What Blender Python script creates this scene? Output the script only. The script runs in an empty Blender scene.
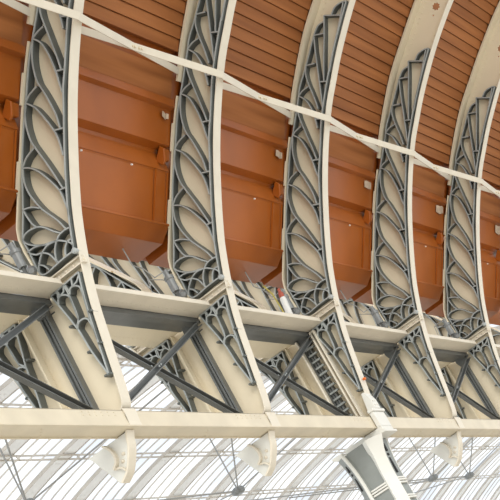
import bpy, bmesh, math, random
from mathutils import Vector, Matrix
random.seed(7)
scene = bpy.context.scene
col = scene.collection
BAY = 3.05          # rib spacing, metres
EXT0, EXT1 = -3.05, 7*BAY

# ------------------------------------------------------------------ materials
def new_mat(name, rgb, rough=.6, var=.08, scale=3.0, metallic=0.0, rgb2=None, bump=0.0, spec=.4):
    m = bpy.data.materials.new(name); m.use_nodes = True
    nt = m.node_tree; b = nt.nodes['Principled BSDF']
    b.inputs['Roughness'].default_value = rough
    b.inputs['Metallic'].default_value = metallic
    b.inputs['Specular IOR Level'].default_value = spec
    tc = nt.nodes.new('ShaderNodeTexCoord'); nz = nt.nodes.new('ShaderNodeTexNoise')
    nz.inputs['Scale'].default_value = scale; nz.inputs['Detail'].default_value = 6
    nt.links.new(tc.outputs['Object'], nz.inputs['Vector'])
    if name == 'brown_boarding':
        mp = nt.nodes.new('ShaderNodeMapping'); mp.inputs['Scale'].default_value = (.25,5,5)
        nt.links.new(tc.outputs['Object'], mp.inputs['Vector']); nt.links.new(mp.outputs['Vector'], nz.inputs['Vector'])
    cr = nt.nodes.new('ShaderNodeValToRGB')
    cr.color_ramp.elements[0].position = .3; cr.color_ramp.elements[1].position = .7
    a = rgb2 if rgb2 else tuple(c*(1-var) for c in rgb)
    cr.color_ramp.elements[0].color = (*a, 1); cr.color_ramp.elements[1].color = (*rgb, 1)
    nt.links.new(nz.outputs['Fac'], cr.inputs['Fac'])
    nt.links.new(cr.outputs['Color'], b.inputs['Base Color'])
    if bump:
        bp = nt.nodes.new('ShaderNodeBump'); bp.inputs['Strength'].default_value = bump
        nt.links.new(nz.outputs['Fac'], bp.inputs['Height']); nt.links.new(bp.outputs['Normal'], b.inputs['Normal'])
    return m
M = {}
M['cream']   = new_mat('cream_paint', (.75,.66,.495), .55, .07, 2.2)
M['ivory']   = new_mat('ivory_paint', (.72,.655,.54), .5, .08, 4.0)
M['beam']    = new_mat('yellowed_cream_paint', (.68,.60,.455), .45, .16, 2.3)
M['chalk']   = new_mat('chalky_white_paint', (.72,.71,.66), .6, .06, 3.0)
M['grey']    = new_mat('dark_grey_paint', (.125,.137,.130), .5, .15, 6.0)
M['edge']    = new_mat('pale_grey_paint', (.40,.425,.42), .4, .15, 9.0)
M['steel']   = new_mat('grey_steel_paint', (.125,.13,.125), .4, .2, 5.0)
M['colgrey'] = new_mat('mid_grey_paint', (.25,.265,.25), .5, .12, 4.0)
M['black']   = new_mat('dark_slot', (.02,.02,.02), .8, .1, 4.0)
M['wood']    = new_mat('brown_boarding', (.38,.142,.044), .6, .15, 1.5, rgb2=(.24,.082,.024), spec=.2)
M['orange']  = new_mat('orange_brown_panel', (.38,.100,.011), .36, .1, 0.9, rgb2=(.25,.063,.007), spec=.35)
M['rafter']  = new_mat('white_rafter_paint', (.86,.87,.88), .6, .08, 2.0)
M['purlin']  = new_mat('tan_purlin_paint', (.60,.56,.50), .6, .2, 2.0)
M['floor']   = new_mat('concrete_platform', (.66,.61,.53), .8, .1, .6)
M['wire']    = new_mat('dull_wire', (.33,.33,.32), .5, .1, 5.0)
M['lamp']    = new_mat('brushed_lamp_metal', (.26,.27,.27), .45, .25, 12.0, metallic=.2)
M['red']     = new_mat('orange_red_plastic', (.70,.16,.03), .4, .05, 8.0)
M['bird'] = new_mat('bird_white', (.8,.8,.78), .6, .05, 8.0)

M['pale'] = new_mat('painted_glint', (.60,.46,.34), .45, .3, 14.0)  # pale tone of the skylight reflections imitated on the casings
M['dullred'] = new_mat('faded_red_plastic', (.45,.10,.06), .5, .1, 8.0)

def glass_mat():
    m = bpy.data.materials.new('white_roof_glass'); m.use_nodes = True
    nt = m.node_tree; nt.nodes.clear()
    o = nt.nodes.new('ShaderNodeOutputMaterial'); mx = nt.nodes.new('ShaderNodeMixShader')
    t = nt.nodes.new('ShaderNodeBsdfTransparent'); c2 = nt.nodes.new('ShaderNodeValToRGB')
    tr = nt.nodes.new('ShaderNodeBsdfTranslucent')
    nz = nt.nodes.new('ShaderNodeTexNoise'); nz.inputs['Scale'].default_value = .35; nz.inputs['Detail'].default_value = 5
    tc = nt.nodes.new('ShaderNodeTexCoord'); nt.links.new(tc.outputs['Object'], nz.inputs['Vector'])
    cr = nt.nodes.new('ShaderNodeValToRGB')
    cr.color_ramp.elements[0].color = (.62,.64,.68,1); cr.color_ramp.elements[1].color = (.95,.95,.95,1)
    c2.color_ramp.elements[0].color = (.68,.70,.75,1); c2.color_ramp.elements[1].color = (.90,.91,.92,1)
    c2.color_ramp.elements[0].position=.38; c2.color_ramp.elements[1].position=.6
    nt.links.new(nz.outputs['Fac'], c2.inputs['Fac']); nt.links.new(c2.outputs['Color'], t.inputs['Color'])
    cr.color_ramp.elements[0].position=.35; cr.color_ramp.elements[1].position=.6
    nt.links.new(nz.outputs['Fac'], cr.inputs['Fac']); nt.links.new(cr.outputs['Color'], tr.inputs['Color'])
    mx.inputs['Fac'].default_value = .35
    nt.links.new(t.outputs[0], mx.inputs[1]); nt.links.new(tr.outputs[0], mx.inputs[2])
    nt.links.new(mx.outputs[0], o.inputs['Surface'])
    return m
M['glass'] = glass_mat()

# ------------------------------------------------------------------ helpers
def tag(o, label=None, cat=None, group=None, kind=None):
    if label: o['label'] = label
    if cat: o['category'] = cat
    if group: o['group'] = group
    if kind: o['kind'] = kind
    return o
def empty(name, loc=(0,0,0)):
    o = bpy.data.objects.new(name, None); o.location = loc; o.empty_display_size = .2
    col.objects.link(o); return o
def link(name, bm, mats, parent=None, smooth=False, bevel=0):
    bmesh.ops.recalc_face_normals(bm, faces=bm.faces)
    me = bpy.data.meshes.new(name); bm.to_mesh(me); bm.free()
    if not isinstance(mats, (list, tuple)): mats = [mats]
    for m in mats: me.materials.append(m)
    if smooth:
        for p in me.polygons: p.use_smooth = True
    o = bpy.data.objects.new(name, me); col.objects.link(o)
    if parent: o.parent = parent
    if bevel:
        md = o.modifiers.new('bevel', 'BEVEL'); md.width = bevel; md.segments = 2; md.limit_method = 'ANGLE'
    return o
def box(bm, a, b, mi=0):
    (x0,y0,z0),(x1,y1,z1) = a, b
    v = [bm.verts.new(p) for p in ((x0,y0,z0),(x1,y0,z0),(x1,y1,z0),(x0,y1,z0),(x0,y0,z1),(x1,y0,z1),(x1,y1,z1),(x0,y1,z1))]
    for f in ((0,3,2,1),(4,5,6,7),(0,1,5,4),(1,2,6,5),(2,3,7,6),(3,0,4,7)):
        bm.faces.new([v[i] for i in f]).material_index = mi
def bar(bm, p, q, w, h, up=(0,0,1), mi=0):
    """rectangular bar from p to q: w across, h along 'up'."""
    p, q, up = Vector(p), Vector(q), Vector(up)
    d = (q-p).normalized(); s = d.cross(up).normalized(); u = s.cross(d)
    r = [[bm.verts.new(c + s*a*w/2 + u*b*h/2) for a,b in ((-1,-1),(1,-1),(1,1),(-1,1))] for c in (p,q)]
    bm.faces.new(r[0][::-1]).material_index = mi; bm.faces.new(r[1]).material_index = mi
    for i in range(4):
        bm.faces.new((r[0][i], r[0][(i+1)%4], r[1][(i+1)%4], r[1][i])).material_index = mi
def tube(bm, pts, r, n=8, mi=0):
    pts = [Vector(p) for p in pts]; rings = []
    for i, p in enumerate(pts):
        d = (pts[min(i+1,len(pts)-1)] - pts[max(i-1,0)]).normalized()
        a = d.cross(Vector((0,0,1)) if abs(d.z)<.9 else Vector((1,0,0))).normalized(); b = d.cross(a)
        rings.append([bm.verts.new(p + (a*math.cos(t)+b*math.sin(t))*r) for t in [2*math.pi*k/n for k in range(n)]])
    for A,B in zip(rings, rings[1:]):
        for k in range(n): bm.faces.new((A[k],A[(k+1)%n],B[(k+1)%n],B[k])).material_index = mi
    bm.faces.new(rings[0][::-1]).material_index = mi; bm.faces.new(rings[-1]).material_index = mi
def lathe(bm, origin, axis, prof, n=16, mi=0):
    """prof = (distance along axis, radius)"""
    o, ax = Vector(origin), Vector(axis).normalized()
    a = ax.cross(Vector((0,0,1)) if abs(ax.z)<.9 else Vector((1,0,0))).normalized(); b = ax.cross(a)
    rings = [[bm.verts.new(o+ax*t+(a*math.cos(k*2*math.pi/n)+b*math.sin(k*2*math.pi/n))*r) for k in range(n)] for t,r in prof]
    for A,B in zip(rings, rings[1:]):
        for k in range(n): bm.faces.new((A[k],A[(k+1)%n],B[(k+1)%n],B[k])).material_index = mi
    bm.faces.new(rings[0][::-1]).material_index = mi; bm.faces.new(rings[-1]).material_index = mi
def smooth_line(P, n=4):
    if len(P) < 3: return list(P)
    out = []
    for i in range(len(P)-1):
        p0, p1, p2, p3 = P[max(i-1,0)], P[i], P[i+1], P[min(i+2,len(P)-1)]
        for k in range(n):
            t = k/n
            out.append(tuple(.5*(2*p1[j]+(p2[j]-p0[j])*t+(2*p0[j]-5*p1[j]+4*p2[j]-p3[j])*t*t+(3*p1[j]-p0[j]-3*p2[j]+p3[j])*t**3) for j in (0,1)))
    out.append(P[-1]); return out
def normals(P):
    N = []
    for i in range(len(P)):
        a, b = P[max(i-1,0)], P[min(i+1,len(P)-1)]
        dx, dy = b[0]-a[0], b[1]-a[1]; l = math.hypot(dx,dy) or 1
        N.append((-dy/l, dx/l))
    return N
def ribbon(bm, P, w, x0, x1, mi=0, off=0.0):
    """strip of width w following the Y,Z line P, running from X=x0 to x1."""
    N = normals(P); rows = []
    for p, n in zip(P, N):
        a = (p[0]+n[0]*(off-w/2), p[1]+n[1]*(off-w/2)); b = (p[0]+n[0]*(off+w/2), p[1]+n[1]*(off+w/2))
        rows.append([bm.verts.new(v) for v in ((x0,*a),(x0,*b),(x1,*b),(x1,*a))])
    for A,B in zip(rows, rows[1:]):
        for k in range(4): bm.faces.new((A[k],A[(k+1)%4],B[(k+1)%4],B[k])).material_index = mi
    bm.faces.new(rows[0][::-1]).material_index = mi; bm.faces.new(rows[-1]).material_index = mi
def plate(loops, x0, x1):
    """flat plate in the Y,Z plane between x0 and x1; loops[0] outline, the rest holes. Returns a bmesh."""
    cu = bpy.data.curves.new('tmp', 'CURVE'); cu.dimensions = '2D'; cu.fill_mode = 'BOTH'; cu.extrude = abs(x1-x0)/2
    for L in loops:
        s = cu.splines.new('POLY'); s.points.add(len(L)-1)
        for pt, c in zip(s.points, L): pt.co = (c[0], c[1], 0, 1)
        s.use_cyclic_u = True
    o = bpy.data.objects.new('tmp', cu); col.objects.link(o)
    me = bpy.data.meshes.new_from_object(o)
    bm = bmesh.new(); bm.from_mesh(me)
    for v in bm.verts: y, z, x = v.co; v.co = ((x0+x1)/2 + x, y, z)
    bmesh.ops.remove_doubles(bm, verts=bm.verts, dist=1e-5)
    bpy.data.objects.remove(o); bpy.data.curves.remove(cu); bpy.data.meshes.remove(me)
    return bm
def prism(bm, P, x0, x1, mi=0):
    A = [bm.verts.new((x0,*p)) for p in P]; B = [bm.verts.new((x1,*p)) for p in P]
    bm.faces.new(A).material_index = mi; bm.faces.new(B[::-1]).material_index = mi
    for i in range(len(P)):
        j = (i+1) % len(P); bm.faces.new((A[i],B[i],B[j],A[j])).material_index = mi
def copy_tree(o, parent=None):
    c = o.copy(); col.objects.link(c)
    if parent: c.parent = parent
    for ch in list(o.children): copy_tree(ch, c)
    return c
def resample(P, step):
    out, acc = [], 0.0
    for a, b in zip(P, P[1:]):
        l = math.hypot(b[0]-a[0], b[1]-a[1]); t = -acc
        while t + step <= l:
            t += step; out.append((a[0]+(b[0]-a[0])*t/l, a[1]+(b[1]-a[1])*t/l))
        acc = l - t
    return out
def offset(P, d):
    return [(p[0]+n[0]*d, p[1]+n[1]*d) for p, n in zip(P, normals(P))]
def rivets(bm, P, x, r=.011):
    for y, z in P:
        lathe(bm, (x,y,z), (-1,0,0), ((0,r),(.006,r*.8),(.010,r*.3)), 6)

# ------------------------------------------------------------------ profiles of a rib (Y across the shed, Z up; 0,0 = foot on the beam)
INNER = [(.11,.012),(.055,.016),(.0,.045),(-.035,.115),(-.085,.36),(-.150,.736),(-.222,1.12),(-.300,1.42),(-.385,1.69),(-.495,1.98),(-.58,2.17),(-.78,2.56),(-1.065,3.06),(-1.38,3.535),
         (-1.68,3.93),(-1.93,4.20),(-2.15,4.43),(-2.37,4.637),(-2.675,4.905),(-2.98,5.146),(-3.38,5.427),(-3.9,5.74),(-4.6,6.10),(-5.5,6.48)]
OUTER = [(.15,1.70),(.165,2.153),(.012,2.444),(-.255,2.846),(-.583,3.335),(-.882,3.743),(-1.20,4.12),(-1.35,4.32),(-1.70,4.70),(-2.02,5.01),(-2.42,5.325),
         (-2.92,5.70),(-3.5,6.08),(-4.3,6.50),(-5.3,6.93)]
UPPER_SCROLL = [
 [(0.137,2.126),(0.086,2.162),(0.004,2.167),(-0.091,2.138),(-0.152,2.090),(-0.226,1.992),(-0.286,1.926)],
 [(0.137,2.126),(0.110,2.067),(0.039,1.998),(-0.059,1.937),(-0.152,1.907),(-0.221,1.874)],
 [(-0.029,2.399),(-0.034,2.303),(-0.051,2.200),(-0.083,2.143)],
 [(-0.029,2.399),(-0.100,2.374),(-0.166,2.334),(-0.208,2.291)],
 [(-0.248,2.772),(-0.208,2.694),(-0.179,2.589),(-0.181,2.465),(-0.216,2.300),(-0.263,2.188),(-0.328,2.049),(-0.363,1.924)],
 [(-0.428,1.905),(-0.350,1.922),(-0.270,1.917),(-0.209,1.883),(-0.148,1.820),(-0.110,1.735),(-0.107,1.681)],
 [(-0.385,1.798),(-0.321,1.802),(-0.272,1.775),(-0.234,1.721),(-0.226,1.682)],
 [(-0.353,1.710),(-0.336,1.772),(-0.268,1.842),(-0.213,1.880),(-0.108,1.907),(-0.024,1.890),(0.048,1.843),(0.112,1.775),(0.135,1.730)],
 [(0.130,1.959),(0.073,1.906),(0.000,1.877),(-0.058,1.825),(-0.089,1.749),(-0.106,1.678)],
 [(0.103,1.800),(0.052,1.755),(0.019,1.682)],
 [(0.150,1.982),(0.080,1.986),(0.002,1.966),(-0.075,1.926)],
 [(0.137,2.126),(0.130,1.959),(0.135,1.730),(0.072,1.668),(-0.106,1.678),(-0.226,1.682),(-0.348,1.677)],
 [(-0.348,1.677),(-0.389,1.805),(-0.443,1.939),(-0.515,2.125),(-0.588,2.266),(-0.680,2.446),(-0.771,2.627),(-0.877,2.831),(-1.004,3.060),(-1.091,3.211),(-1.268,3.455),(-1.472,3.756),(-1.700,4.030),(-1.930,4.280),(-2.180,4.530),(-2.420,4.760),(-2.629,4.978)],
 [(-0.248,2.772),(-0.320,2.724),(-0.384,2.639),(-0.441,2.510),(-0.501,2.310),(-0.493,2.158),(-0.473,2.016)],
 [(-0.493,2.312),(-0.628,2.269)],
 [(-0.612,3.332),(-0.556,3.246),(-0.504,3.122),(-0.475,2.963),(-0.487,2.838),(-0.516,2.633),(-0.535,2.444),(-0.545,2.305)],
 [(-0.244,2.775),(-0.330,2.837),(-0.437,2.868),(-0.491,2.876)],
 [(-0.626,3.339),(-0.691,3.237),(-0.732,3.081),(-0.763,2.879),(-0.756,2.742),(-0.724,2.596)],
 [(-0.764,2.881),(-0.877,2.831)],
 [(-0.634,3.352),(-0.705,3.389),(-0.825,3.409)],
 [(-1.033,3.863),(-0.948,3.734),(-0.893,3.611),(-0.857,3.455),(-0.864,3.341),(-0.870,3.213),(-0.867,3.017),(-0.838,2.860)],
 [(-1.043,3.874),(-1.100,3.775),(-1.115,3.608),(-1.096,3.403),(-1.067,3.262),(-1.052,3.165)],
 [(-1.095,3.401),(-1.226,3.332)],
 [(-1.043,3.874),(-1.118,3.899),(-1.214,3.904)],
 [(-1.397,4.271),(-1.325,4.196),(-1.283,4.118),(-1.248,3.996),(-1.223,3.812),(-1.212,3.735),(-1.187,3.535),(-1.160,3.382)],
 [(-1.404,4.284),(-1.457,4.178),(-1.467,4.020),(-1.442,3.883),(-1.398,3.733)],
 [(-1.430,3.865),(-1.539,3.790)],
 [(-1.404,4.284),(-1.489,4.311),(-1.599,4.308)],
 [(-1.720,4.578),(-1.659,4.498),(-1.617,4.361),(-1.584,4.135),(-1.546,3.955)],
 [(-1.720,4.578),(-1.837,4.524)],
 [(-1.759,4.262),(-1.872,4.186)],
 [(-2.036,4.865),(-1.940,4.670),(-1.830,4.420),(-1.720,4.170),(-1.613,3.930)],
 [(-2.036,4.865),(-2.166,4.798)],
 [(-2.043,4.870),(-2.157,4.940),(-2.262,4.935)],
 [(-2.305,5.004),(-2.150,4.750),(-1.980,4.490),(-1.822,4.235)],
 [(-2.305,5.004),(-2.501,4.857)],
 [(-2.393,4.939),(-2.495,5.001),(-2.620,4.996),(-2.685,4.958)],
 [(-2.685,4.958),(-2.460,4.760),(-2.200,4.520),(-1.970,4.280)],
 [(0.137,2.126),(-0.029,2.399),(-0.239,2.778),(-0.443,3.094),(-0.634,3.352),(-0.879,3.694),(-1.040,3.876),(-1.240,4.095),(-1.404,4.284),(-1.496,4.392),(-1.720,4.578),(-2.036,4.865)]]

LOWER_SCROLL = [
 [(0.138,1.438),(0.039,0.988),(0.012,0.688),(-0.043,0.375)],
 [(-0.300,1.451),(-0.210,1.215),(-0.153,0.999),(-0.091,0.679),(-0.043,0.375)],
 [(0.138,1.438),(-0.300,1.451)],
 [(0.102,1.315),(0.081,1.360),(0.047,1.377),(-0.010,1.355),(-0.046,1.305),(-0.042,1.209),(-0.024,1.065),(0.030,1.002)],
 [(-0.062,1.324),(-0.088,1.366),(-0.129,1.376),(-0.179,1.350),(-0.201,1.300),(-0.176,1.160),(-0.136,0.981)],
 [(-0.040,1.457),(-0.051,1.331),(-0.020,1.048)],
 [(0.047,1.442),(0.047,1.377)],
 [(-0.060,1.435),(-0.072,1.347)],
 [(-0.156,1.449),(-0.129,1.376)],
 [(0.101,1.443),(0.058,1.424),(0.080,1.359)],
 [(-0.035,1.431),(-0.009,1.389),(0.047,1.377)],
 [(-0.244,1.430),(-0.198,1.391),(-0.129,1.376)],
 [(0.039,0.969),(0.011,1.009),(-0.034,1.028),(-0.089,1.018),(-0.128,0.976)],
 [(-0.116,0.983),(-0.124,0.890),(-0.106,0.756)]]

CLAMPS = [(-.178,1.048),(-.112,.711),(-.055,.385),(.094,1.04),(.042,.702),(-.008,.394)]
WX = .12            # web plane inside a rib
SPAN2 = .80         # the neighbouring span mirrors about Y = .4

def mir(P, m): return [(SPAN2-y, z) for y, z in P] if m else list(P)

def make_rib(m, name, foot=True):
    root = empty(name)
    inner = smooth_line(INNER if not m else [(-.12,.55)]+INNER[6:], 3); inner = [(p[0]+.016, p[1]+.006) for p in inner]; outer = smooth_line(OUTER, 3)
    inner_cut = inner
    # web plate with the pierced rosette
    low = [(.16,1.66),(.40,1.66),(.40,.012)] if not m else [(.16,1.66),(.40,1.66),(.40,.19),(.22,.19),(.0,.45)]
    out = [p for p in inner] + [outer[-1]] + [p for p in outer[::-1]] + low
    cy, cz = -3.105, 5.495
    star = [(cy+math.cos(t)*r, cz+math.sin(t)*r) for t, r in [(2*math.pi*k/32, .066 if k%4 in (0,1) else .052) for k in range(32)]]
    dot = [(-2.995+math.cos(t)*.014, 5.405+math.sin(t)*.014) for t in [2*math.pi*k/10 for k in range(10)]]
    bm = plate([mir(out,m), mir(star,m), mir(dot,m)], WX-.006, WX+.006)
    top_in = [p for p in offset(inner, 0) if p[1] > 4.2]
    rv = offset([p for p in inner if p[1] > 2.2], -.055); ro = offset([p for p in outer if p[1] > 4.2], -.085)
    rv2 = offset([p for p in inner if p[1] > 2.2], .055); ro2 = offset([p for p in outer if p[1] > 4.2], .085)
    def inside(c1, c2, ref):  # pick the side that lies between the two profiles
        d = lambda L: sum(min(math.hypot(p[0]-q[0],p[1]-q[1]) for q in ref) for p in L[::6])
        return c1 if d(c1) < d(c2) else c2
    rivets(bm, mir(resample(inside(rv, rv2, outer), .085), m), WX-.006)
    rivets(bm, mir(resample(inside(ro, ro2, inner), .085), m), WX-.006)
    rivets(bm, mir([(-.13+.02*math.sin(k), .12+.02*k) for k in range(0)], m), WX-.006)
    link('web_plate', bm, M['cream'], root)
    # inner flange (the broad soffit strip)
    bm = bmesh.new(); ribbon(bm, mir(inner,m), .014, .035, .20)
    link('inner_flange', bm, M['ivory'], root, bevel=.004)
    # outer flange, broad above, narrow and stepped below
    bm = bmesh.new()
    up = [p for p in outer if p[1] > 3.88]; lo = [p for p in outer if p[1] <= 3.92]
    ribbon(bm, mir(up,m), .03, -.07, .20)
    ribbon(bm, mir(lo,m), .018, -.02, .18)
    for a in (7, 12, 17):
        if a+3 < len(lo): ribbon(bm, mir(lo[a:a+3],m), .022, -.05, -.02)
    link('outer_flange', bm, M['cream'], root)
    def clear(p, d=.032):
        q, n = min(zip(inner, normals(inner)), key=lambda t: math.hypot(t[0][0]-p[0], t[0][1]-p[1]))
        s = n if (n[1] > 0 or (abs(n[1]) < .2 and n[0] > 0)) else (-n[0], -n[1])
        if s[0] < 0: s = (-s[0], -s[1])
        h = (p[0]-q[0])*s[0] + (p[1]-q[1])*s[1]
        return (p[0]+s[0]*(d-h), p[1]+s[1]*(d-h)) if h < d else p
    def scroll(L, nm):
        bm = bmesh.new(); be = bmesh.new()
        for P in L:
            Q = mir([clear(p) for p in (smooth_line(P, 4) if len(P) > 2 else P)] if not m else P, m)
            ribbon(bm, Q, .024, .006, WX-.007)
            ribbon(be, Q, .014, -.006, .006)
        a = link(nm, bm, M['grey'], root)
        b = link('raised_edge', be, M['edge'], a)
        return a
    a = scroll(UPPER_SCROLL, 'upper_scrollwork')
    bm = bmesh.new()
    for y, z in mir([(-.335,1.672)], m): lathe(bm, (.0,y,z), (-1,0,0), ((-.08,.032),(.012,.032),(.022,.022),(.024,.012)), 14)
    link('boss', bm, M['edge'], a)
    b = scroll(LOWER_SCROLL, 'lower_scrollwork')
    for y, z in mir(CLAMPS, m):
        bm = bmesh.new()
        box(bm, (-.01,y-.018,z-.010), (WX-.006,y+.018,z+.010))
        lathe(bm, (-.01,y,z), (-1,0,0), ((0,.012),(.01,.010)), 6)
        link('clamp', bm, M['grey'], b)
    # horizontal bolted splice between the two scroll panels
    bm = bmesh.new()
    ys = mir([(-.355,0),(.15,0)], m); y0, y1 = sorted((ys[0][0], ys[1][0]))
    box(bm, (.045,y0,1.615), (WX-.006,y1,1.628)); box(bm, (.03,y0,1.535), (WX-.006,y1,1.548))
    box(bm, (WX-.03,y0,1.548), (WX-.006,y1,1.615))
    for k in range(5):
        yy = y0+.05+k*(y1-y0-.1)/4
        lathe(bm, (WX-.03,yy,1.582), (-1,0,0), ((0,.018),(.014,.018),(.02,.01)), 6)
    link('splice_plate', bm, M['ivory'], root)
    if foot:
        # dark built-up post behind the lower scroll panel and the riveted angle beyond it
        bm = bmesh.new()
        ya, yb = .29, .395
        box(bm, (.055,ya,.012), (WX-.006,yb,1.40))
        e = .022
        box(bm, (.02,ya,.012), (.055,ya+e,1.44)); box(bm, (.02,yb-e,.012), (.055,yb,1.44))
        box(bm, (.035,(ya+yb)/2-.012,.012), (.055,(ya+yb)/2+.012,1.40))
        for k in range(22):
            z = .05+k*.062
            lathe(bm, (.055,ya+.038,z), (-1,0,0), ((0,.011),(.009,.006)), 6); lathe(bm, (.055,yb-.038,z), (-1,0,0), ((0,.011),(.009,.006)), 6)
        prism(bm, [(.25,1.44),(.25,1.38),(.29,1.30),(.395,1.30),(.43,1.38),(.43,1.44)], .0, .05)
        link('post', bm, M['steel'], root)
    return root

def console(root):
    """drop bracket under the beam at a rib"""
    bm = bmesh.new()
    P = [(.0,-.19),(.03,-.235),(.05,-.29),(.075,-.36),(.13,-.43),(.215,-.53),(.31,-.60),(.345,-.585),(.38,-.50),(.43,-.40),(.47,-.32),(.50,-.25),(.54,-.19)]
    prism(bm, P, .05, .14); link('bracket_plate', bm, M['chalk'], root, bevel=.006)
    bm = bmesh.new()
    Q = smooth_line([(.0,-.185),(.035,-.25),(.06,-.33),(.12,-.43),(.21,-.54),(.31,-.60)], 4)
    ribbon(bm, Q, .022, .02, .16)
    link('bracket_flange', bm, M['ivory'], root, bevel=.005)
    bm = bmesh.new()
    Q = smooth_line([(.31,-.19),(.26,-.25),(.235,-.33),(.25,-.40),(.31,-.45)], 4); ribbon(bm, Q, .02, -.01, .06)
    ribbon(bm, smooth_line([(.31,-.45),(.24,-.47),(.20,-.52)], 3), .016, .01, .05)
    for y, z in ((.16,-.36),(.20,-.42)): lathe(bm, (.05,y,z), (-1,0,0), ((0,.02),(.012,.018),(.02,.008)), 8)
    link('bracket_rim', bm, M['ivory'], root)
    for o in root.children:
        for v in o.data.vertices: v.co.x -= .03; v.co.y += .065
    bm = bmesh.new()
    prism(bm, [(.0,-.17),(-.018,-.0),(-.004,.02),(-.004,-.17)], -.02, .21)
    link('bracket_head', bm, M['ivory'], root, bevel=.006)

where = ['leftmost of the row', 'second from the left', 'third from the left, over the column',
         'fourth from left, rosette near its top', 'rightmost in the picture', 'outside the left edge', 'outside the right edge']
rib = make_rib(False, 'arched_rib')
console_root = None
ribs = [rib]
for k in (1, 2, 3, 4, -1, 5):
    c = copy_tree(rib); c.location = (k*BAY, 0, 0); ribs.append(c)
for k, r in enumerate(ribs):
    tag(r, 'cream arched rib with grey scrollwork, ' + where[k], 'roof rib', 'scrollwork ribs of the near roof')
# feet of the girder reach back to the riveted angle of the neighbour's rib
rib2 = make_rib(True, 'arched_rib', False)
bm = bmesh.new()
box(bm, (.06,.60,.18), (WX-.006,.66,1.46)); box(bm, (.0,.60,.18), (.06,.61,1.46))
for k in range(24): lathe(bm, (.06,.632,.22+k*.052), (-1,0,0), ((0,.012),(.009,.007)), 6)
link('riveted_angle', bm, M['cream'], rib2)
far = [rib2]
for k in range(1, 7):
    c = copy_tree(rib2); c.location = (k*BAY, 0, 0); far.append(c)
fw = ['behind the leftmost near rib', 'behind the second near rib', 'behind the rib on the column', 'behind the fourth near rib', 'behind the rightmost near rib',
      'first beyond the rightmost near rib', 'furthest to the right']
for k, r in enumerate(far):
    tag(r, 'iron rib of the neighbouring span curving away, ' + fw[k], 'roof rib', 'ribs of the neighbouring span')

# consoles under each intermediate rib
bk = empty('drop_bracket'); console(bk)
brs = []
for n, k in enumerate((0, 1, 3, 4)):
    o = bk if n == 0 else copy_tree(bk)
    o.location = (k*BAY, 0, 0); brs.append(o)
for o, t in zip(brs, ('under the beam at the leftmost rib', 'under the beam between the leftmost bracket and the column', 'under the beam just right of the column', 'under the beam at the right edge')):
    tag(o, 'cream curved drop bracket ' + t, 'bracket', 'drop brackets under the beam')

# ------------------------------------------------------------------ long beam under the ribs
t = empty('longitudinal_beam'); tag(t, 'yellowish cream plate beam running full width beneath the rib feet', 'beam')
bm = bmesh.new(); box(bm, (EXT0,.0,-.17), (EXT1,.02,.0)); box(bm, (EXT0,.0,-.012), (EXT1,.24,.0))
link('beam_web', bm, M['beam'], t, bevel=.004)
bm = bmesh.new(); box(bm, (EXT0,-.006,-.184), (EXT1,.215,-.17)); box(bm, (EXT0,.20,-.20), (EXT1,.215,-.14))
for k in range(-1, 7):
    for s in (0, 1):
        x = k*BAY + .55 + s*1.35
link('beam_flange', bm, M['beam'], t, bevel=.004)
bm = bmesh.new()
for k in range(-1, 5):
    x = (k+.5)*BAY+.1
    for q in (0,1,2):
        lathe(bm, (x+.05*q, .07+.05*q, -.184), (0,0,-1), ((0,.010),(.01,.006)), 6)
    for q in range(6):
        for rr in (0,1): lathe(bm, (k*BAY-.75+.11*q, 0, -.03-.035*rr), (0,-1,0), ((0,.009),(.007,.005)), 6)
link('rivets', bm, M['beam'], t)

# ------------------------------------------------------------------ shelf beams bay by bay, near and far face of the girder
def shelf(m):
    root = empty('shelf_beam' if not m else 'shelf_beam')
    def Y(a, b): a, b = (SPAN2-a, SPAN2-b) if m else (a, b); return min(a,b), max(a,b)
    L0, L1 = .215, BAY-.03
    bm = bmesh.new(); a, b = Y(-.06, -.045); box(bm, (L0,a,1.462), (L1,b,1.515)); a, b = Y(-.06,.30 if m else .20); box(bm, (L0,a,1.455), (L1,b,1.467))
    box(bm, (L1-.005, a, 1.455), (L1+.11, b, 1.467))
    for k in range(30):
        yy = (a+b)/2+.03; lathe(bm, (L0+.05+k*.095, yy, 1.455), (0,0,-1), ((0,.008),(.006,.004)), 6)
    link('shelf_plate', bm, M['ivory'] if not m else M['cream'], root, bevel=.003)
    if m: return root
    bm = bmesh.new(); a, b = Y(.20,.215); box(bm, (L0,a,1.385), (L1+.1,b,1.455)); a, b = Y(.215,.30); box(bm, (L0,a,1.385), (L1+.1,b,1.397)); 
    a, b = Y(.20,.49); box(bm, (L0,a,1.44), (L1+.1,b,1.455))
    link('chord_angle', bm, M['steel'], root)
    return root
sh = shelf(False); shf = shelf(True)
sp = ['in the leftmost bay', 'between the leftmost and second ribs', 'between the second rib and the column rib', 'right of the column rib', 'between the two rightmost ribs', 'beyond the rightmost rib']
for src, pre, cat, g in ((sh, 'cream shelf beam with riveted underside ', 'beam', 'near shelf beams'), (shf, 'shaded cream shelf beam on the far side of the girder ', 'beam', 'far shelf beams')):
    for n, k in enumerate(range(-1, 5)):
        o = src if n == 0 else copy_tree(src); o.location = (k*BAY,0,0); tag(o, pre+sp[n], cat, g)

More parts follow.
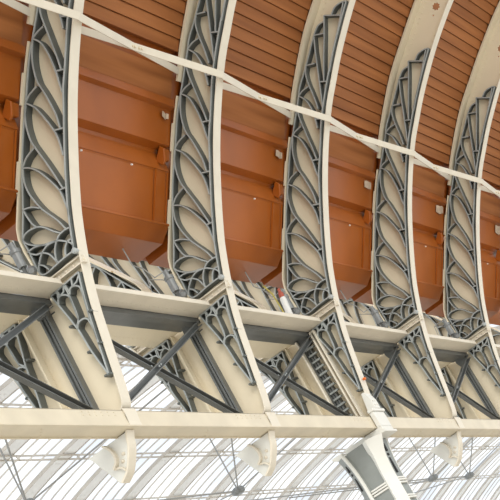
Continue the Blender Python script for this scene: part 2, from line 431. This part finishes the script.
# ------------------------------------------------------------------ dark cross braces between the ribs
def strut(name, p, q, w=.075):
    root = empty(name, p); d = Vector(q)-Vector(p)
    bm = bmesh.new(); bar(bm, (0,0,0), d, .012, w, (0,0,1)); 
    u = Vector((0,1,0)).cross(d.normalized()); 
    for s in (-1,1):
        o = u*s*w/2; bar(bm, o+Vector((0,-.03,0)), d+o+Vector((0,-.03,0)), .06, .010, tuple(u))
    link('channel', bm, M['steel'], root)
    bm = bmesh.new()
    for t in (.49,.51): 
        c = d*t; lathe(bm, (c.x,c.y-.03,c.z), (0,-1,0), ((0,.016),(.012,.016),(.016,.008)), 8)
    link('bolt', bm, M['edge'], root)
    return root
bays = ['in the leftmost bay', 'in the bay right of the leftmost rib', 'in the bay left of the column rib', 'in the bay right of the column rib', 'in the bay before the rightmost rib', 'beyond the rightmost rib']
for n, k in enumerate(range(-1, 5)):
    x0, x1 = k*BAY+.12, (k+1)*BAY-.02
    tag(strut('diagonal_brace', (x0,.30,1.36), (x1,.30,.10)), 'dark grey brace sloping down to the right ' + bays[n], 'brace', 'diagonal braces')
    tag(strut('diagonal_brace', (x0,.22,.06), (x1,.22,1.36), .06), 'dark grey brace rising to the right ' + bays[n], 'brace', 'diagonal braces')

# ------------------------------------------------------------------ crossed flat tie bars near the top
TI, TO = (-1.585, 3.745), (-1.155, 4.12)
pos = ['left of the leftmost rib', 'between the leftmost and second ribs', 'between the second rib and the column rib', 'right of the column rib', 'left of the rightmost rib', 'beyond the rightmost rib']
for n, k in enumerate(range(-1, 5)):
    x0, x1 = k*BAY, (k+1)*BAY
    for s in (0, 1):
        A = (x0-.01, TI[0], TI[1]) if s == 0 else (x0+.21, TO[0], TO[1])
        B = (x1-.03, TO[0]+.0, TO[1]) if s == 0 else (x1-.0, TI[0], TI[1])
        root = empty('tie_bar', A); d = Vector(B)-Vector(A)
        up = Vector((0,-.62,.5)) if s == 0 else Vector((0,-.60,.5))
        nrm = Vector((0,-.78,-.6))
        off = nrm.normalized()*(.035 if s == 0 else .050)
        bm = bmesh.new(); bar(bm, off, d+off, .012, .085, tuple(Vector((0,-.6,.78))))
        link('flat_bar', bm, M['ivory'], root, bevel=.003)
        c = d*.5+off
        for e in (-.025,.025):
            bm = bmesh.new(); lathe(bm, (c.x+e,c.y,c.z), tuple(nrm), ((-.01,.014),(.02,.014),(.026,.006)), 8)
            link('rivet', bm, M['cream'], root)
        tag(root, 'cream flat tie bar ' + ('sloping back, ' if s == 0 else 'crossing in front, ') + pos[n], 'tie bar', 'crossed tie bars')

# ------------------------------------------------------------------ brown boarded roof above
prof = [p for p in smooth_line(OUTER, 6) if p[1] > 4.12]
prof = offset(prof, 0)
pts = resample(prof, .155)
N = normals(pts)
def outw(p, n, d):
    s = 1 if n[1] > 0 else -1
    return (p[0]+s*n[0]*d, p[1]+s*n[1]*d)
bm = bmesh.new(); line = []
for i in range(len(pts)-1):
    a, b = pts[i], pts[i+1]
    q = lambda t: (a[0]+(b[0]-a[0])*t, a[1]+(b[1]-a[1])*t)
    line += [outw(q(0), N[i], .024), outw(q(.915), N[i], .042), outw(q(.92), N[i], .060), outw(q(.995), N[i], .060)]
back = [outw(p, n, .13) for p, n in zip(pts, N)][::-1]
P = line + back
A = [bm.verts.new((EXT0,*p)) for p in P]; B = [bm.verts.new((EXT1,*p)) for p in P]
for i in range(len(P)):
    j = (i+1) % len(P); bm.faces.new((A[i],B[i],B[j],A[j]))
o = link('ceiling', bm, M['wood']); tag(o, kind='structure')

# ------------------------------------------------------------------ orange-brown gutter casings between the ribs
def casing(k, lab):
    x0, x1 = k*BAY+.215, (k+1)*BAY-.035
    root = empty('gutter_casing', (x0,.3,2.444)); o = Vector((x0,.3,2.444))
    def pr(bm, P, a=x0, b=x1): prism(bm, [(p[0]-.3, p[1]-2.444) for p in P], a-x0, b-x0)
    def thick(P, t=.03):
        return P + [(p[0]+t, p[1]+t*.6) for p in P[::-1]]
    def part(nm, P, a=x0, b=x1, bev=.004, mat='orange'):
        bm = bmesh.new(); pr(bm, P, a, b); return link(nm, bm, M[mat], root, bevel=bev)
    part('upper_panel', thick([(-1.12,4.16),(-.87,3.82)]), mat='wood')
    part('ledge', [(-.90,3.86),(-.94,3.85),(-.905,3.76),(-.82,3.76),(-.78,3.80)])
    part('middle_panel', [(-.835,3.762),(-.60,3.40),(-.46,3.40),(-.74,3.80)])
    part('box_beam', [(-.46,3.41),(-.43,3.135),(-.33,3.15),(-.36,3.41)])
    part('front_panel', thick([(-.42,3.135),(-.40,3.12),(-.05,2.58)]))
    xs = x1-.33
    bm = bmesh.new(); 
    pr(bm, [(-.42,3.12),(-.445,3.11),(-.085,2.585),(-.06,2.59)], xs-.008, xs+.008)
    pr(bm, [(-.42,3.12),(-.435,3.115),(-.075,2.585),(-.06,2.59)], x1-.06, x1-.045)
    link('seam_strip', bm, M['orange'], root)
    part('lower_band', [(-.065,2.60),(-.085,2.575),(.10,2.444),(.50,2.444),(.50,2.62)])
    part('trim', [(-.05,2.62),(-.10,2.60),(-.095,2.575),(-.03,2.56)])
    # sloping end piece of the box beam
    bm = bmesh.new()
    prism(bm, [(p[0]-.3, p[1]-2.444) for p in [(-.56,3.40),(-.60,3.33),(-.53,3.19),(-.48,3.17),(-.42,3.26)]], x1-.20-x0, x1-.16-x0)
    prism(bm, [(p[0]-.3, p[1]-2.444) for p in [(-.55,3.40),(-.57,3.36),(-.50,3.24),(-.45,3.26)]], x1-.16-x0, x1-x0)
    link('end_stop', bm, M['orange'], root, bevel=.01)
    for dx in (.62,.86,1.9):
        bm = bmesh.new(); lathe(bm, (dx, -.425-.3, 3.085-2.444), (0,-.85,-.5), ((0,.012),(.02,.010)), 8)
        link('bolt', bm, M['bird'], root)
    if k >= 0:  # thin pale plate imitating a skylight reflection on the glossy panel
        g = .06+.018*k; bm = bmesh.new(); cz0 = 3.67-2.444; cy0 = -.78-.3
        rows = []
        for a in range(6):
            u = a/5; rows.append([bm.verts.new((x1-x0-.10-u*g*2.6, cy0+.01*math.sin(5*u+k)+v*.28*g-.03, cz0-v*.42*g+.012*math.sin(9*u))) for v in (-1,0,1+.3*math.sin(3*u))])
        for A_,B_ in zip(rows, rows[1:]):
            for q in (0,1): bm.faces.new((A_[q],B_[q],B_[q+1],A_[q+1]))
        fo = link('glint_plate', bm, M['pale'], root); sd = fo.modifiers.new('t','SOLIDIFY'); sd.thickness = .004
    tag(root, 'orange-brown boxed gutter casing ' + lab, 'casing', 'gutter casings between the ribs')
cl = ['left of the leftmost rib', 'between the leftmost and second ribs', 'between the second rib and the column rib', 'just right of the column rib', 'left of the rightmost rib', 'beyond the rightmost rib']
for n, k in enumerate(range(-1, 5)): casing(k, cl[n])

# boarded backing wall behind ribs and casings
bm = bmesh.new()
L = [(-1.42,4.50),(-1.16,4.17),(-.80,3.72),(-.45,3.22),(-.14,2.80),(.13,2.56),(.46,2.50)]
prism(bm, [(y+.075,z+.03) for y,z in L] + [(y+.10,z+.05) for y,z in L[::-1]], EXT0, EXT1)
o = link('wall_back', bm, M['orange']); tag(o, kind='structure')
# ------------------------------------------------------------------ column under the third rib
cx, cy = 2*BAY+.10, .36
t = empty('column', (cx, cy, -6.3)); tag(t, 'grey and white cast iron column with flared head, under the third rib', 'column')
def rel(bm):
    bmesh.ops.translate(bm, verts=bm.verts, vec=(-cx,-cy,6.3)); return bm
bm = bmesh.new(); box(bm, (cx-.20,cy-.20,-6.3), (cx+.20,cy+.20,-.285))
link('shaft', rel(bm), M['colgrey'], t)
def rz(z): # radius to the strips
    if z < -.85: return .265
    u = (z+.85)/.57
    return .265 + .15*u**2.2
for i, (sx, sy) in enumerate(((-1,-1),(1,-1),(-1,1),(1,1))):
    bm = bmesh.new(); rows = []
    zs = [-6.3,-1.2,-.85,-.75,-.65,-.55,-.47,-.40,-.35,-.31,-.28]
    for z in zs:
        r = rz(z) if (sx,sy)==(-1,-1) else (.29 if (sx,sy)==(-1,1) else .265)+(rz(z)-.265)*.45; c = Vector((cx+sx*r*.72, cy+sy*r*.72, z)); tn = Vector((sx,-sy,0)).normalized(); nn = Vector((sx,sy,0)).normalized()
        w = (.088 + (.05*max(0,(z+.5)/.22) if z > -.5 else 0)) if (sx,sy)==(-1,-1) else (.085 if sx < 0 else .045)
        rows.append([bm.verts.new(c+tn*a*w+nn*b) for a,b in ((-1,-.10),(1,-.10),(1,.02),(-1,.02))])
    for A,B in zip(rows, rows[1:]):
        for q in range(4): bm.faces.new((A[q],A[(q+1)%4],B[(q+1)%4],B[q]))
    bm.faces.new(rows[0][::-1]); bm.faces.new(rows[-1])
    cs = link('corner_strip', rel(bm), M['colgrey'] if (sx,sy)==(-1,1) else M['chalk'], t, bevel=.008)
    if (sx,sy) == (-1,1):
        nn = Vector((-1,1,0)).normalized()
        for za, zb in ((-.78,-.58),(-.55,-.52),(-.49,-.38)):
            zm = (za+zb)/2; r = .29+(rz(zm)-.265)*.45
            c = Vector((cx-r*.72, cy+r*.72, 0)) + nn*.022
            bm = bmesh.new(); bar(bm, c+Vector((0,0,za)), c+Vector((0,0,zb)), .04, .012, tuple(nn)); link('slot', rel(bm), M['black'], cs)
        bm = bmesh.new(); tn = Vector((-1,-1,0)).normalized()
        P = []
        for z in zs:
            r = .28+(rz(z)-.265)*.45; P.append(Vector((cx-r*.72, cy+r*.72, z))+tn*.085+nn*.01)
        tube(bm, P, .026, 8); link('bead', rel(bm), M['chalk'], t)
for (nx, ny) in ((-1,0),(0,-1),(1,0),(0,1)):   # recessed faces with slots
    bm = bmesh.new(); tn = Vector((-ny, nx, 0))
    rows = []
    for z in [-6.3,-.85,-.7,-.55,-.42,-.33,-.27]:
        r = .235 + (0 if z < -.85 else .06*((z+.85)/.65)**2); c = Vector((cx+nx*r, cy+ny*r, z))
        rows.append([bm.verts.new(c+tn*a*.15+Vector((nx,ny,0))*b) for a,b in ((-1,-.03),(1,-.03),(1,.0),(-1,.0))])
    for A,B in zip(rows, rows[1:]):
        for q in range(4): bm.faces.new((A[q],A[(q+1)%4],B[(q+1)%4],B[q]))
    bm.faces.new(rows[0][::-1]); bm.faces.new(rows[-1])
    f = link('face_panel', rel(bm), M['colgrey'], t)
    if (nx, ny) in ((0,-1),(0,1)):
        bm = bmesh.new()
        for za, zb in ((-.78,-.56),(-.53,-.50),(-.47,-.36)):
            c = Vector((cx+nx*.235, cy+ny*.235, 0))
            zm = (za+zb)/2; r = .235+.06*max(0,(zm+.85)/.65)**2
            c = Vector((cx+nx*(r+.004), cy+ny*(r+.004), zm))
            bar(bm, c+Vector((0,0,(za-zm))), c+Vector((0,0,(zb-zm))), .045, .02, (nx,ny,0))
        link('slot', rel(bm), M['black'], f)
bm = bmesh.new()
for zc, s in ((-.86,0),(-.895,.01),(-.93,0),(-1.12,0),(-1.155,.01)):
    r = .285+s; pts8 = [(cx+math.cos(a)*r, cy+math.sin(a)*r) for a in [math.pi/8+math.pi/4*q for q in range(8)]]
    A = [bm.verts.new((x,y,zc-.012)) for x,y in pts8]; B = [bm.verts.new((x,y,zc+.012)) for x,y in pts8]
    bm.faces.new(A[::-1]); bm.faces.new(B)
    for q in range(8): bm.faces.new((A[q],A[(q+1)%8],B[(q+1)%8],B[q]))
link('ring_moulding', rel(bm), M['chalk'], t, bevel=.005)
bm = bmesh.new()
box(bm, (cx-.21,-.10,-.285), (cx+.21,.62,-.25)); box(bm, (cx-.18,-.075,-.25), (cx+.18,.55,-.19)); box(bm, (cx-.18,-.075,-.19), (cx+.18,-.01,.03)); box(bm, (cx-.20,-.095,.03), (cx+.20,-.005,.07))
prism(bm, [(.62,-.19),(.62,-.28),(.70,-.27),(.78,-.22),(.78,-.19)], cx-.16, cx+.16)
link('capital', rel(bm), M['chalk'], t, bevel=.008)
bm = bmesh.new(); prism(bm, [(-.10,.07),(-.10,.20),(-.06,.33),(-.02,.33),(.02,.07)], cx-.10, cx+.08)
for a in (0,1):
    for b in (0,1): lathe(bm, (cx-.06+.08*a, -.10, .12+.06*b), (0,-1,0), ((0,.014),(.012,.014),(.016,.006)), 6)
link('bearing_casting', rel(bm), M['chalk'], t, bevel=.006)
bm = bmesh.new(); lathe(bm, (cx-.0,-.135,.50), (0,-.9,-.2), ((-.02,.02),(.012,.02),(.02,.012)), 12)
o = link('warning_lamp', bm, M['red']); tag(o, 'small round orange-red fitting at the foot of the rib above the column', 'lamp')

# cream stiffening angles and ladder plate beside the column rib
t = empty('stiffened_post', (2*BAY, .2, 0)); tag(t, 'cream double post with dark ladder plate beside the rib on the column', 'post')
bm = bmesh.new()
for y in (.10,.155,.40): box(bm, (-.05,y-.2,.0), (.045,y+.022-.2,1.42))
link('cream_angle', bm, M['ivory'], t)
for k in range(14):
    bm = bmesh.new(); box(bm, (-.02,.225-.2,.06+k*.098), (.02,.355-.2,.085+k*.098)); link('rung', bm, M['colgrey'], t)

# ------------------------------------------------------------------ glazed roof of the neighbouring span
RP = smooth_line([(1.95,4.3),(2.7,5.0),(3.6,5.72),(4.6,6.30),(6.0,6.78),(7.5,7.02),(9.0,7.10),(10.5,7.06),(12,6.93),(13.5,6.70),(15,6.30),(16.5,5.65),(18,4.6),(19,3.2),(19.5,1.5)], 4)
XA, XB = 2.0, 66.0
bm = bmesh.new(); A = [bm.verts.new((XA,p[0],p[1]+.20)) for p in RP]; B = [bm.verts.new((XB,p[0],p[1]+.20)) for p in RP]
for i in range(len(RP)-1): bm.faces.new((A[i],A[i+1],B[i+1],B[i]))
gl = link('window_1', bm, M['glass']); tag(gl, kind='structure')
bm = bmesh.new(); x = XA; i = 0
Q = [(p[0],p[1]+.15) for p in RP[::2]]
while x < XB:
    if i % 5: ribbon(bm, Q, .04, x-.010, x+.010)
    x += .512; i += 1
o = link('glazing_bars', bm, M['purlin'], gl)
n = 0; x = XA
rl = []
while x < XB:
    bm = bmesh.new()
    loops = RP
    ribbon(bm, RP, .05, -.27, .27)
    for s in (-1,1): ribbon(bm, RP, .09, s*.27-.012, s*.27+.012, 1)
    for p in resample(RP, 1.3):
        for s in (-1,1): lathe(bm, (s*.07, p[0], p[1]-.028), (0,0,-1), ((0,.035),(.006,.03)), 6)
    if n == 0:
        r0 = link('roof_rafter', bm, [M['rafter'], M['purlin']]); r0.location = (x,0,0); o = r0
    else:
        bm.free(); o = r0.copy(); col.objects.link(o); o.location = (x,0,0)
    tag(o, 'broad pale rafter of the glazed neighbouring roof, seen below and through the girder', 'rafter', 'rafters of the glazed roof')
    x += 2.56; n += 1
for q, (y, z) in enumerate(resample(RP, 1.9)):
    bm = bmesh.new(); box(bm, (XA,-.12,-.07), (XB,-.085,-.03)); box(bm, (XA,.085,-.07), (XB,.12,-.03))
    for q2 in range(24): bar(bm, (XA+q2*2.56+.3,-.1,-.05), (XA+q2*2.56+.8,.1,-.05), .02, .02)
    o = link('purlin', bm, M['purlin']); o.location = (0,y,z)
    tag(o, 'thin tan purlin running along the glazed neighbouring roof', 'purlin', 'purlins of the glazed roof')

# tie rods below that roof, meeting at round couplings
def rod(pts, r=.022):
    bm = bmesh.new(); tube(bm, pts, r, 6); return bm
n = 0
for X in (14.2, 23.45, 37.2, 40.7):
    root = empty('tie_rod', (X, 10.5, 4.5)); o = Vector((X,10,5.9))
    for a, b in (((-6.1,-4.5,2.2),(6.1,4.5,1.7)), ((-5.2,4.2,1.8),(5.2,-4.2,2.2)), ((0,0,0),(0,0.02,2.4))):
        link('rod', rod([a, (0,0,0), b] if a != (0,0,0) else [a, b]), M['wire'], root)
    bm = bmesh.new(); lathe(bm, (0,0,-.10), (0,0,1), ((0,.10),(.04,.17),(.10,.19),(.16,.17),(.2,.10)), 14)
    link('coupling', bm, M['lamp'], root)
    tag(root, 'thin steel tie rods meeting at a round coupling below the glazed roof, ' + ['nearest', 'second nearest', 'third nearest', 'furthest'][n], 'tie rod', 'tie rods under the glazed roof'); n += 1

# ------------------------------------------------------------------ lamps and cables on the shelf behind each rib
for k in range(0, 5):
    x = k*BAY
    root = empty('floodlight', (x-.20,.165,1.515))
    bm = bmesh.new(); lathe(bm, (0,0,.27), (0,0,1), ((0,.045),(.03,.05),(.16,.05),(.17,.06),(.21,.06),(.215,.03),(.30,.028)), 16)
    link('lamp_body', bm, M['lamp'], root)
    bm = bmesh.new(); lathe(bm, (.12,.0,.24), (.7,.4,.3), ((-.1,.03),(.0,.055),(.08,.065),(.09,.05)), 14)
    link('lamp_head', bm, M['lamp'], root)
    bm = bmesh.new(); box(bm, (-.09,-.015,0), (.14,.015,.02)); bar(bm, (0,0,0), (0,0,.28), .03, .03, (1,0,0)); bar(bm, (0,0,.14), (.12,.0,.22), .02, .02)
    link('bracket', bm, M['steel'], root)
    tag(root, 'small grey floodlight on the shelf beside ' + ['the leftmost rib','the second rib from the left','the column rib','the fourth rib','the rightmost rib'][k], 'lamp', 'floodlights on the shelf')
    bm = bmesh.new()
    tube(bm, [(x-.20,.17,2.08),(x-.30,.28,2.05),(x-.42,.30,2.18),(x-.60,.32,2.22),(x-.66,.30,2.44)], .008, 6)
    tube(bm, [(x-.19,.165,2.07),(x-.14,.24,2.0),(x-.30,.22,1.98),(x-.50,.28,2.0),(x-.58,.30,1.62)], .007, 6)
    tube(bm, [(x-.10,.20,1.53),(x-.12,.21,1.75),(x-.2,.2,1.62),(x-.34,.18,1.52)], .007, 6)
    o = link('cable', bm, M['wire']); tag(o, 'loose dark cable hanging by the floodlight at ' + ['the leftmost rib','the second rib','the column rib','the fourth rib','the rightmost rib'][k], 'cable', 'loose cables')

root = empty('canister', (5.80,.20,1.515))
bm = bmesh.new(); lathe(bm, (.0,.0,.0), (0,-.10,1), ((0,.04),(.02,.043),(.42,.043),(.45,.035)), 16); link('canister_body', bm, M['bird'], root)
bm = bmesh.new(); lathe(bm, (.0,-.045,.45), (0,-.10,1), ((0,.037),(.06,.037),(.08,.022),(.13,.02)), 16); link('canister_top', bm, M['dullred'], root)
tag(root, 'white canister with red top leaning on the shelf left of the column rib', 'canister')
bm = bmesh.new(); tube(bm, [(5.62,.18,1.52),(5.60,.17,1.80),(5.55,.16,2.0),(5.50,.2,2.15)], .011, 8)
o = link('hose', bm, new_mat('yellow_rubber', (.45,.37,.08), .5)); tag(o, 'short yellow hose beside the red and white canister', 'hose')

# platform far below
bm = bmesh.new(); box(bm, (-40,-40,-6.5), (70,22,-6.3)); o = link('floor', bm, M['floor']); tag(o, kind='structure')

# ------------------------------------------------------------------ light
w = bpy.data.worlds.new('sky'); scene.world = w; w.use_nodes = True
bg = w.node_tree.nodes['Background']; bg.inputs['Color'].default_value = (.93,.97,1.0,1); bg.inputs['Strength'].default_value = 1.0
sl = bpy.data.lights.new('sun', 'SUN'); sl.energy = 1.3; sl.angle = math.radians(35); sl.color = (1,.96,.88)
so = bpy.data.objects.new('sun', sl); col.objects.link(so)
d = Vector((.72,.55,-.42)).normalized(); so.rotation_euler = d.to_track_quat('-Z','Y').to_euler()

# ------------------------------------------------------------------ camera
F = 1600.0
Xc = Vector((848.8,184.4,F)).normalized()
p0 = Vector((-50,50)); dd = Vector((-.8,.6)); V1 = Vector((848.8,184.4))
tt = (-F*F - V1.dot(p0))/V1.dot(dd); v3 = p0 + dd*tt
Yc = Vector((v3.x,v3.y,F)).normalized(); Zc = Xc.cross(Yc).normalized()
right = Vector((Xc.x,Yc.x,Zc.x)); down = Vector((Xc.y,Yc.y,Zc.y)); fwd = Vector((Xc.z,Yc.z,Zc.z))
cam = bpy.data.cameras.new('camera'); cam.sensor_width = 36; cam.lens = 36*F/500; cam.clip_end = 500
co = bpy.data.objects.new('camera', cam); col.objects.link(co)
loc = Vector((-13.33,-7.048,-4.629))
m = Matrix((right, -down, -fwd)).transposed().to_4x4(); m.translation = loc
co.matrix_world = m
scene.camera = co
scene.view_settings.view_transform = 'Standard'; scene.view_settings.look = 'None'
scene.view_settings.gamma = 1; scene.view_settings.use_curve_mapping = False; scene.view_settings.exposure = 0.52
